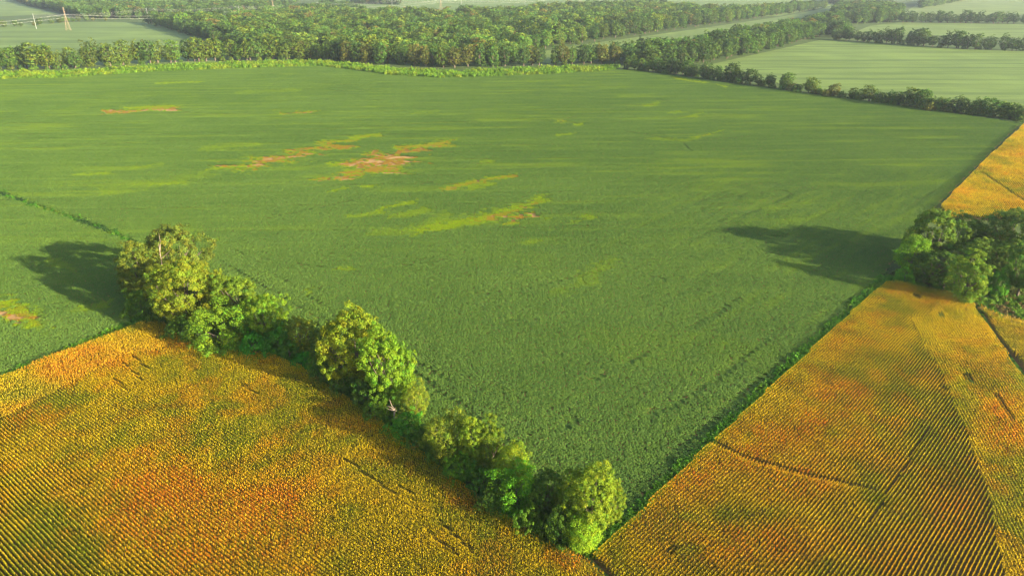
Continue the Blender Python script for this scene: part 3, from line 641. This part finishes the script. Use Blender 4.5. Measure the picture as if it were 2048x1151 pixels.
WOOD = [
 ('oak_tree', 'round_a', 1850, 528, 420, 104, (.062, .085, .018), 'dark round tree at the soybean edge of the woodlot'),
 ('vine_covered_tree', 'vine_b', 1820, 548, 474, 70, (.075, .120, .012), 'bright vine-hung tree at the tip of the woodlot'),
 ('oak_tree', 'round_c', 1930, 516, 434, 84, (.058, .085, .018), 'dark tree at the back of the woodlot against the yellow corn'),
 ('oak_tree', 'round_b', 2006, 532, 424, 112, (.070, .090, .026), 'greyish-green broad tree rising at the east side of the woodlot'),
 ('oak_tree', 'tall_b', 1938, 556, 478, 78, (.068, .092, .022), 'mid green tree in the heart of the woodlot'),
 ('oak_tree', 'round_c', 1856, 566, 500, 72, (.045, .070, .018), 'dark low tree between the vine-hung tree and the front tree'),
 ('oak_tree', 'tall_a', 1924, 602, 506, 78, (.085, .115, .018), 'sunlit rounded tree standing forward at the corn edge of the woodlot'),
 ('shrub', 'bush_b', 1990, 588, 534, 44, (.050, .120, .016), 'fresh green shrub at the foot of the woodlot'),
 ('oak_tree', 'round_b', 2034, 592, 494, 76, (.048, .080, .018), 'dark tree over the field track by the woodlot'),
 ('oak_tree', 'round_a', 2070, 556, 440, 90, (.070, .085, .024), 'broad tree half hidden at the east end of the woodlot'),
 ('oak_tree', 'open_a', 1975, 520, 452, 60, (.072, .080, .030), 'brown-tinged tree at the back of the woodlot'),
 ('shrub', 'bush_a', 1808, 562, 530, 46, (.070, .145, .014), 'leafy shrub where the verge meets the woodlot'),
 ('shrub', 'bush_a', 1886, 578, 540, 50, (.040, .075, .016), 'dark shrub behind the sunlit rounded tree'),
 ('shrub', 'bush_b', 1962, 578, 545, 44, (.042, .085, .016), 'dark shrub between the sunlit rounded tree and the fresh shrub'),
 ('oak_tree', 'round_c', 1990, 560, 478, 70, (.060, .085, .022), 'grey-green tree behind the fresh shrub'),
]
for nm, key, x, yb, yt, wp, col, lab in WOOD:
    near_tree(nm, key, x, yb, yt, wp * 1.02, tuple(q * k for q, k in zip(col, (1.1, 1.3, 1))), lab, 'shrub' if nm == 'shrub' else 'tree')

# dead limbs
def dead_branches(x, yb, ht, seed, label):
    g = np.random.default_rng(seed); X, Y = [float(q) for q in gnd(x, yb)]
    r = add('dead_tree', None, label=label, cat='dead tree', loc=(X, Y, 0))
    tv, tf = tube([(0, 0, -.3), (.1, 0, ht * .35), (.4, .1, ht * .7), (.7, .2, ht)], [.20, .17, .12, .04], 7)
    add('trunk', mesh_np('trunk', tv, [tf], [M['dead_wood']], smooth=True), r)
    for i in range(7):
        s = g.uniform(.35, .9); a = g.uniform(0, 6.28); L = ht * g.uniform(.18, .34)
        b = np.array([.1 + .6 * s * s, .15 * s, ht * s]); e = b + np.array([math.cos(a) * L, math.sin(a) * L, L * g.uniform(.3, 1.0)])
        tv, tf = tube([b, (b + e) / 2 + g.normal(0, .25, 3), e], [.14, .10, .03], 5)
        add('branch', mesh_np('branch', tv, [tf], [M['dead_wood']], smooth=True), r)
dead_branches(338, 604, 22.5, 3, 'bare pale dead limbs sticking out between the two olive trees')
dead_branches(788, 856, 6.5, 4, 'broken pale dead branches low in the belt beside the big bright tree')

# ---- far trees: one mesh each
FAR = []
def far_variant(seed, W, HT, lobes, blobs, leaves, leaf, **kw):
    V, Fq, col, L = crown_cloud(seed, W, HT, lobes, blobs, leaves, leaf, **kw)
    tv, tf = trunk_geo(seed, W, HT, L[:5])
    VV = np.concatenate([V, tv]); mi = np.concatenate([np.zeros(len(Fq)), np.ones(len(tf))])
    cc = np.concatenate([col, np.ones((len(tv), 4))])
    me = mesh_np('far_tree', VV, [Fq, tf + len(V)], [M['leaf'], M['bark']], attrs=leafatt(cc), midx=mi)
    me2 = me.copy(); me2.materials.clear(); me2.materials.append(M['leaf_inst']); me2.materials.append(M['bark'])
    FAR.append((me, me2, W, HT))
for i in range(5): far_variant(200 + i, 17, 26, 13, 150, 20, .64, base=.05, kind='round')
for i in range(3): far_variant(210 + i, 13, 26, 12, 120, 20, .60, base=.04, kind='tall')
for i in range(2): far_variant(220 + i, 12, 7, 7, 60, 20, .5, base=.02, kind='dome')
TINTS = [tuple(q * k for q, k in zip(c, (1.05, 1.32, .9))) for c in [(.070, .095, .020), (.058, .085, .020), (.090, .105, .018), (.105, .115, .016), (.048, .070, .020), (.075, .110, .018), (.110, .095, .022), (.062, .100, .018)]]
nfar = 0
def far_tree(X, Y, ht, wd, vi, tint, label, group, name='tree', cat='tree'):
    global nfar
    me, _, W0, H0 = FAR[vi]
    o = add(name, me, label=label, cat=cat, group=group, loc=(X, Y, 0), rz=random.uniform(0, 6.28))
    s = wd / W0; o.scale = (s, s, ht / H0); j = random.uniform(.85, 1.3)
    o.color = (tint[0] * j, tint[1] * j, tint[2] * j, 1); nfar += 1
    return o
TWORD = ['olive green', 'deep green', 'yellow-green', 'golden green', 'dark green', 'fresh green', 'brownish green', 'mid green']
def look_label(lab, h, ht, tint, things=('tree', 'shrub')):
    k = TWORD[TINTS.index(tint)]; f = (h - ht[0]) / (ht[1] - ht[0]); sz = 'tall' if f > .66 else 'short' if f < .33 else 'middling'
    for wd in ('dark ', 'sunlit ', 'hazy ', 'low '):
        if lab.startswith(wd): lab = lab[len(wd):]
    return sz + ' ' + k + ' ' + lab
def tree_row(pts, spacing, ht, label, group, tints, jit=6, wk=.62, shrubs=0.0, slabel=None, var=None):
    """trees along a line of base points given in photo pixels; spacing in metres"""
    P = poly(pts)
    for a, b in zip(P[:-1], P[1:]):
        L = np.linalg.norm(b - a); n = max(1, int(L / spacing))
        for i in range(n):
            p = a + (b - a) * (i + random.uniform(.2, .8)) / n
            q = p + np.array([random.uniform(-1, 1) * spacing * .2, random.uniform(-jit, jit)])
            h = random.uniform(*ht); w_ = h * random.uniform(wk * .85, wk * 1.2)
            tn = random.choice(tints); far_tree(q[0], q[1], h, w_, random.choice(var or range(8)), tn, look_label(label, h, ht, tn), group)
            if random.random() < shrubs:
                q2 = p + np.array([random.uniform(-6, 6), random.uniform(-7, 1)]); h2 = random.uniform(4, 8)
                tn = random.choice(tints); far_tree(q2[0], q2[1], h2, h2 * 1.4, random.choice((8, 9)), tn, look_label(slabel, h2, (4, 8), tn), group + ' shrubs', 'shrub', 'shrub')

T = TINTS
tree_row([(-60, 139), (130, 136), (300, 126), (470, 120), (640, 118)], 9, (20, 33), 'sunlit tree in the row behind the tall green weeds', 'trees behind the far weed strip', [T[2], T[3], T[0], T[5], T[1], T[2]], 7, .74, .6, 'low shrub in the row behind the tall green weeds')
tree_row([(640, 121), (780, 128), (900, 134), (1050, 131), (1240, 127)], 13, (22, 29), 'tree on the front edge of the big wood facing the soybeans', 'front trees of the big wood', [T[0], T[1], T[4], T[7], T[2], T[6]], 8, .66, .3, 'shrub on the front edge of the big wood')
tree_row([(1252, 138), (1348, 147), (1478, 166), (1570, 177)], 7.5, (11, 21), 'dark tree in the dense part of the thin tree line', 'trees of the thin tree line, dense part', [T[4], T[1], T[0], T[7]], 2.5, .75, .7, 'dark shrub in the dense part of the thin tree line')
tree_row([(1570, 178), (1672, 194), (1809, 211), (1894, 224), (2010, 236), (2060, 244)], 6.5, (5, 17), 'tree in the gappy thin tree line bordering the soybeans', 'trees of the thin tree line, gappy part', [T[5], T[0], T[7], T[2], T[6]], 1.8, .9, 1.0, 'low shrub in the gappy part of the thin tree line')
tree_row([(1780, 207), (1894, 223), (2010, 235), (2060, 243)], 7.5, (7, 15), 'tree in the gappy thin tree line bordering the soybeans', 'trees of the thin tree line, gappy part', [T[5], T[0], T[7], T[4]], 2.2, .95, .6, 'low shrub in the gappy part of the thin tree line')
tree_row([(1280, 128), (1400, 126), (1444, 119), (1519, 101), (1601, 81), (1640, 73)], 16, (18, 26), 'tree on the band beside the narrow crop strip', 'trees of the band beside the narrow crop strip', [T[0], T[1], T[7], T[4]], 10, .7, .3, 'shrub on the band beside the narrow crop strip')
tree_row([(1660, 79), (1792, 88), (1929, 98), (2060, 103)], 9.5, (14, 27), 'dark tree in the long hedge beyond the light green field', 'trees of the long hedge beyond the light green field', [T[4], T[1], T[0]], 4, .75, .5, 'dark shrub in the long hedge beyond the light green field')
tree_row([(294, 47), (340, 58), (427, 84), (480, 104)], 26, (18, 25), 'tree on the west edge of the big wood', 'trees on the west edge of the big wood', [T[4], T[1], T[0]], 5, .7, .2, 'shrub on the west edge of the big wood')
tree_row([(1049, 104), (1159, 86), (1380, 54), (1500, 38), (1655, 15)], 34, (22, 29), 'tree on the big wood edge facing the narrow crop strip', 'trees on the east edge of the big wood', [T[0], T[1], T[2], T[7]], 7, .7, .15, 'shrub on the east edge of the big wood')
tree_row([(1795, 45), (1890, 46), (1977, 47), (2060, 48)], 11, (17, 28), 'hazy tree in the farther hedge', 'trees of the farther hedge', [T[4], T[1]], 5, .8)
tree_row([(-40, 56), (60, 52), (150, 43), (215, 42)], 15, (8, 14), 'low tree in the scrub strip behind the lattice pylon', 'low trees of the scrub strip', [T[2], T[6], T[0]], 6, 1.0)

# ---- the woods as masses (beyond the single trees above)
def wood(name, regions, dens, ht, label, seed, tints, kw=(.68, 1.0)):
    g = np.random.default_rng(seed); XX = []; YY = []
    for pp in regions:
        P = poly(pp); x0, y0 = P.min(0); x1, y1 = P.max(0); n = int((x1 - x0) * (y1 - y0) / dens)
        x = g.uniform(x0, x1, n); y = g.uniform(y0, y1, n); k = inside(P, x, y); XX.append(x[k]); YY.append(y[k])
    X = np.concatenate(XX); Y = np.concatenate(YY); n = len(X)
    vi = g.integers(0, 8, n); h = g.uniform(*ht, n) * (.85 + .3 * vn(X, Y, 60, seed)); wd = h * g.uniform(*kw, n)
    W0 = np.array([f[2] for f in FAR])[vi]; H0 = np.array([f[3] for f in FAR])[vi]
    rot = np.zeros((n, 3)); rot[:, 2] = g.uniform(0, 6.28, n)
    tint = np.array(tints)[g.integers(0, len(tints), n)] * g.uniform(.55, 1.75, (n, 1))
    old = g.random(n) < .035; tint[old] = np.array([.17, .14, .03])
    srcs = WSRC
    return scatter(name, np.stack([X, Y, np.zeros(n)], 1), srcs, rot, np.stack([wd / W0, wd / W0, h / H0], 1), vi,
                   {'tint': ('FLOAT_COLOR', np.concatenate([tint, np.ones((n, 1))], 1))}, label=label, cat='wood', kind='stuff')
WSRC = [source('wood_tree', f[1]) for f in FAR[:8]][::-1]
wood('wood', [[(300, 46), (345, 56), (430, 82), (500, 112), (640, 116), (780, 126), (900, 131), (1040, 128), (1052, 102), (1160, 84), (1380, 52), (1500, 37), (1650, 15), (1560, 24), (1450, 32), (1300, 18), (1120, 24), (1000, 36), (880, 42), (760, 38), (640, 30), (540, 34), (470, 50), (430, 52), (350, 54)]],
     210, (17, 31), 'broad mixed wood of many tree crowns beyond the soybean field', 61, [T[0], T[1], T[2], T[4], T[5], T[7], T[3]])
wood('wood', [[(1060, 128), (1240, 122), (1240, 116), (1100, 126)], [(1250, 136), (1300, 134), (1420, 122), (1519, 98), (1601, 79), (1655, 68), (1690, 50), (1660, 44), (1560, 62), (1480, 80), (1400, 99), (1250, 116)], [(1660, 76), (1700, 76), (1690, 60), (1650, 66)]],
     170, (15, 26), 'band of dense trees between the narrow crop strip and the light green field', 62, [T[0], T[1], T[4], T[7]])
wood('wood', [[(110, 22), (170, 38), (300, 36), (340, 35), (450, 33), (520, 28), (570, 14), (600, 2), (560, -14), (40, -14), (20, -2), (60, 12)]], 170, (20, 28), 'dark far wood behind the pylon field', 63, [T[4], T[1], T[0]])
wood('wood', [[(1670, 46), (1720, 48), (1795, 44), (1800, 28), (1760, 22), (1690, 18), (1665, 24)], [(1680, 10), (1790, 2), (1700, -6), (1640, 4)], [(1840, 17), (1890, 9), (1930, 0), (1940, -8), (1900, 0), (1842, 12)]], 170, (20, 30), 'hazy clump of trees where the hedges meet', 64, [T[4], T[1], T[0]])
wood('wood', [[(570, 30), (600, 20), (700, 14), (720, 22), (660, 28)], [(640, 12), (668, 12), (668, 8), (640, 8)], [(710, 8), (800, 10), (800, 2), (700, -2)]], 240, (14, 22), 'scattered far trees near the power line', 65, [T[4], T[1]])

# ---- verges of tall weeds and grass
def weed_clump(seed, hgt=1.0, n=46):
    g = np.random.default_rng(seed)
    q = unit(g.normal(size=(n, 3)) + np.array([0, 0, .6])); q[:, 2] = np.abs(q[:, 2])
    cen = q * np.array([.62, .62, hgt]) * g.uniform(.5, 1, (n, 1)); cen[:, :2] += g.uniform(-.3, .3, (n, 2))
    V, Fq = quads(cen, unit(q + g.normal(size=q.shape) * .5), g.uniform(.12, .26, n), g, 1.0)
    b = g.uniform(.75, 1.25, n); col = np.stack([b * g.uniform(.85, 1.2, n), b, b, np.ones(n)], 1)
    return source('weed_clump', mesh_np('weed_clump', V, [Fq], [M['weed']], attrs=leafatt(np.repeat(col, 4, 0))))
WEED = [weed_clump(300 + i) for i in range(6)]
def verge(PX, dens, hz, tints, label, seed, sxy=1.0, name='weeds', ground=True, z=.03):
    g = np.random.default_rng(seed); P = poly(PX); x0, y0 = P.min(0); x1, y1 = P.max(0)
    n = int((x1 - x0) * (y1 - y0) * dens); x = g.uniform(x0, x1, n); y = g.uniform(y0, y1, n)
    j = (vn(x, y, 4, seed) - .5) * 1.5
    px, py = pix(x, y); k = inside(P, x + j, y + j) & (px > -160) & (px < 2200) & (py < 1260); x, y = x[k], y[k]; n = len(x)
    c = np.array(tints)[np.minimum((fbm(x, y, 9 * sxy, seed) * 1.6 - .3).clip(0, .999) * len(tints), len(tints) - 1).astype(int)] * g.uniform(.75, 1.25, (n, 1))
    s = sxy * g.uniform(.7, 1.4, n); rot = np.zeros((n, 3)); rot[:, 2] = g.uniform(0, 6.28, n)
    scl = np.stack([s, s, g.uniform(*hz, n) * (.6 + .8 * vn(x, y, 5 * sxy, seed + 2))], 1)
    if ground: sheet('verge_ground', P, z, M['verge_ground'], label + ', ground')
    return scatter(name, np.stack([x, y, np.zeros(n)], 1), WEED, rot, scl, g.integers(0, 6, n), {'tint': ('FLOAT_COLOR', np.concatenate([c, np.ones((n, 1))], 1))}, label=label, cat='weeds', kind='stuff')
EM, EM2, LG, YW = (.055, .180, .008), (.075, .205, .008), (.110, .215, .010), (.17, .25, .012)
verge([(1195, 1078), (1298, 980), (1417, 868), (1557, 738), (1687, 619), (1760, 553), (1790, 556), (1770, 570), (1702, 632), (1562, 762), (1426, 890), (1406, 906), (1300, 1010), (1188, 1116), (1160, 1106)], 1.8, (.8, 1.6), [EM2, (.085, .235, .010), EM2, (.10, .25, .010), LG], 'emerald weed verge between the soybeans and the corn with rust patches', 71)
verge([(-120, 800), (0, 750), (120, 702), (240, 650), (296, 622), (326, 640), (300, 652), (286, 652), (200, 687), (100, 725), (0, 766), (-120, 816)], 1.6, (.6, 1.3), [LG, EM2, LG, EM2], 'light green grass verge between the shaded soybeans and the golden corn', 72, z=.034)
verge([(-80, 352), (0, 380), (120, 420), (210, 452), (296, 488), (292, 500), (206, 466), (116, 434), (0, 394), (-80, 366)], .7, (.5, 1.3), [LG, (.09, .16, .01), EM, (.03, .08, .012), (.03, .07, .012)], 'grassy ditch line dividing the two soybean fields', 73, z=.038)
verge([(-420, 172), (0, 160), (120, 157), (300, 145), (470, 138), (640, 133), (700, 140), (780, 151), (880, 157), (1000, 154), (1100, 149), (1225, 142), (1240, 134), (1100, 136), (1000, 141), (880, 144), (780, 138), (700, 129), (640, 123), (470, 127), (300, 134), (120, 145), (0, 147), (-420, 155)], .16, (2.2, 4.6), [(.16, .27, .012), (.12, .24, .012), LG, (.19, .27, .012), YW], 'strip of tall yellow-green weeds along the far end of the soybeans', 74, 2.2, z=.042)
verge([(1262, 141), (1400, 161), (1600, 187), (1800, 214), (2036, 251), (2060, 246), (2010, 240), (1894, 228), (1809, 215), (1672, 198), (1570, 181), (1478, 170), (1348, 150), (1256, 139)], .3, (.4, .8), [(.075, .13, .035), (.085, .14, .035)], 'mown grass margin below the thin tree line', 75, 1.4, z=.046)
verge([(1762, 556), (1800, 540), (1812, 548), (1850, 570), (1898, 588), (1880, 596), (1850, 585), (1800, 573), (1768, 573)], 1.2, (.6, 1.4), [EM2, LG, (.10, .12, .02)], 'rough grass and weeds at the corner of the woodlot', 76, z=.05)
verge([(1930, 592), (1962, 572), (2048, 578), (2200, 600), (2200, 694), (2048, 654), (2000, 642), (1958, 620), (1950, 612)], .9, (.5, 1.3), [(.14, .15, .03), (.11, .14, .02), LG, (.17, .14, .04)], 'pale rough grass between the woodlot and the narrow corn field', 77, z=.054)
verge([(1938, 598), (1952, 604), (1996, 676), (2056, 756), (2048, 768), (1990, 688), (1944, 618)], .5, (.2, .5), [(.03, .06, .012), (.05, .06, .02)], 'dark grassy field track between the two corn fields', 78, z=.058)
verge([(300, 640), (372, 694), (430, 710), (540, 718), (604, 744), (660, 784), (724, 824), (800, 880), (900, 960), (1000, 1038), (1090, 1098), (1160, 1106), (1180, 1078), (1110, 1060), (1000, 980), (860, 870), (700, 760), (560, 690), (400, 666), (318, 610)], .7, (.5, 1.3), [EM, (.035, .07, .012), (.04, .09, .012)], 'shady undergrowth under the tree belt', 79, z=.062)

# a few weeds standing in the crops
for (x, y, hgt, lab) in ((1880, 640, 2.6, 'dark weed clump standing in the corn below the woodlot'), (1936, 770, 2.2, 'wide green weed patch in the corn by the headland')):
    near_tree('shrub', 'bush_a', x, y, float(pix(*[float(q) for q in gnd(x, y)], hgt)[1]), 22, (.05, .085, .02), lab, 'weed')

# ================================================================== POWER LINES
def bars(segs, r, k=4): return join([tube([a, b], [r, r], k) for a, b in segs])
def pylon(x, yb, ht, label, yaw):
    X, Y = [float(q) for q in gnd(x, yb)]
    r = add('lattice_pylon', None, label=label, cat='pylon', group='lattice pylons of the power line', loc=(X, Y, 0), rz=yaw)
    b0, wz = ht * .125, ht * .62; bw = ht * .022
    def corner(i, z):
        s = b0 + (bw - b0) * min(z / wz, 1) ; c = ((-1, -1), (1, -1), (1, 1), (-1, 1))[i % 4]; return np.array([c[0] * s, c[1] * s * .8, z])
    for i in range(4):
        v, f = bars([(corner(i, -.5), corner(i, wz)), (corner(i, wz), corner(i, ht * .86))], .15, 5)
        add('leg', mesh_np('leg', v, [f], [M['steel']]), r)
    zs = [0, .14, .26, .36, .45, .53, .62, .70, .78, .86]; segs = []
    for a, b in zip(zs[:-1], zs[1:]):
        for i in range(4):
            segs += [(corner(i, a * ht), corner(i + 1, b * ht)), (corner(i + 1, a * ht), corner(i, b * ht)), (corner(i, b * ht), corner(i + 1, b * ht))]
    v, f = bars(segs, .065); add('bracing', mesh_np('bracing', v, [f], [M['steel']]), r)
    tips = []
    for s in (-1, 1):   # two horned arms
        e = np.array([s * ht * .075, 0, ht]); p = [corner(0 if s < 0 else 1, ht * .80), corner(3 if s < 0 else 2, ht * .80), corner(0 if s < 0 else 1, ht * .86)]
        v, f = bars([(q, e) for q in p], .2); add('earth_wire_horn', mesh_np('earth_wire_horn', v, [f], [M['steel']]), r)
    for z in (.62, .74):
        for s in (-1, 1):
            e = np.array([s * ht * .11, 0, z * ht]); q = [corner(0 if s < 0 else 1, z * ht), corner(3 if s < 0 else 2, z * ht), corner(0 if s < 0 else 1, (z + .05) * ht)]
            v, f = bars([(a, e) for a in q], .16); add('cross_arm', mesh_np('cross_arm', v, [f], [M['steel']]), r)
            v, f = tube([e, e - np.array([0, 0, 2.4])], [.16, .16], 6); add('insulator', mesh_np('insulator', v, [f], [M['pole']]), r)
            tips.append((s, z, e - np.array([0, 0, 2.4])))
    c, s_ = math.cos(yaw), math.sin(yaw)
    return [np.array([X + t[2][0] * c - t[2][1] * s_, Y + t[2][0] * s_ + t[2][1] * c, t[2][2]]) for t in tips]
yaw = -.85
PY = [pylon(137, 61, 43, 'tall tan lattice pylon standing in the pale green crop field', yaw),
      pylon(549, 37, 42, 'reddish lattice pylon rising out of the trees between the two woods', yaw),
      pylon(882, 23, 44, 'lattice pylon in the long pale field behind the big wood', yaw),
      pylon(1160, 7, 44, 'hazy lattice pylon farthest along the long pale field', yaw)]
PO = []
def mono_pole(x, yb, ht, label):
    X, Y = [float(q) for q in gnd(x, yb)]
    r = add('power_pole', None, label=label, cat='power pole', group='white poles of the second power line', loc=(X, Y, 0), rz=yaw)
    v, f = tube([(0, 0, -.5), (0, 0, ht * .5), (0, 0, ht)], [.36, .30, .2], 8); add('shaft', mesh_np('shaft', v, [f], [M['pole']], smooth=True), r)
    for z in (.80, .88, .96):
        s = -1 if z == .88 else 1
        v, f = tube([(0, 0, z * ht), (s * 2.0, 0, z * ht + .3)], [.12, .09], 6); add('insulator_arm', mesh_np('insulator_arm', v, [f], [M['pole']]), r)
    c, s_ = math.cos(yaw), math.sin(yaw)
    PO.append([np.array([X + s * 2 * c, Y + s * 2 * s_, z * ht + .3]) for s, z in ((1, .8), (-1, .88), (1, .96))])
for x, yb, ht, lab in ((73, 58, 29, 'white power pole beside the scrub strip near the tan pylon'), (297, 40, 27, 'white power pole at the tip of the big wood by the clearing'), (480, 33, 26, 'white power pole against the dark far wood'),
                       (639, 25, 26, 'white power pole by the bright far meadow'), (785, 22, 30, 'white power pole at the near end of the long pale field'), (923, 16, 29, 'white power pole in the long pale field past the pylon'), (1050, 9, 29, 'faint white power pole far along the long pale field')):
    mono_pole(x, yb, ht, lab)
def cable(a, b, sag, group):
    t = np.linspace(0, 1, 15)[:, None]; p = a + (b - a) * t; p[:, 2] -= (4 * sag * t * (1 - t))[:, 0]
    v, f = tube(p, [.045] * 15, 4)
    add('power_cable', mesh_np('power_cable', v, [f], [M['cable']]), label='thin sagging cable strung between lattice pylons' if group == 'p' else 'thin sagging cable strung between white power poles', cat='cable', group='cables on the lattice pylons' if group == 'p' else 'cables on the white poles')
EXT = [q - (PY[1][0] - PY[0][0]) for q in PY[0]]
for A, B in zip(PY[:-1], PY[1:]):
    for a, b in zip(A, B): cable(a, b, 11, 'p')
for a, b in zip(EXT, PY[0]): cable(a, b, 11, 'p')
for A, B in zip(PO[:-1], PO[1:]):
    for a, b in zip(A, B): cable(a, b, 5, 'o')

# ================================================================== HAZE
hm, t = new_mat('haze')
pv = N(t, 'ShaderNodeVolumePrincipled'); pv.inputs['Color'].default_value = (.80, .90, 1, 1); pv.inputs['Density'].default_value = .000045; pv.inputs['Anisotropy'].default_value = .2
o = N(t, 'ShaderNodeOutputMaterial'); t.links.new(pv.outputs[0], o.inputs['Volume'])
x0, x1, y0, y1, z0, z1 = -6050, 6050, -1550, 9550, -1.1, 122
V = np.array([(x, y, z) for z in (z0, z1) for y in (y0, y1) for x in (x0, x1)], float)
fs = np.array([(0, 2, 3, 1), (4, 5, 7, 6), (0, 1, 5, 4), (2, 6, 7, 3), (0, 4, 6, 2), (1, 3, 7, 5)])
add('haze', mesh_np('haze', V, [fs], [hm]), label='pale summer haze over the farmland', kind='stuff')
print('far single trees', nfar, 'tris', sum(sum(max(0, l - 2) for l in np.array([p.loop_total for p in m.polygons])) if len(m.polygons) < 0 else len(m.loops) - 2 * len(m.polygons) for m in bpy.data.meshes))
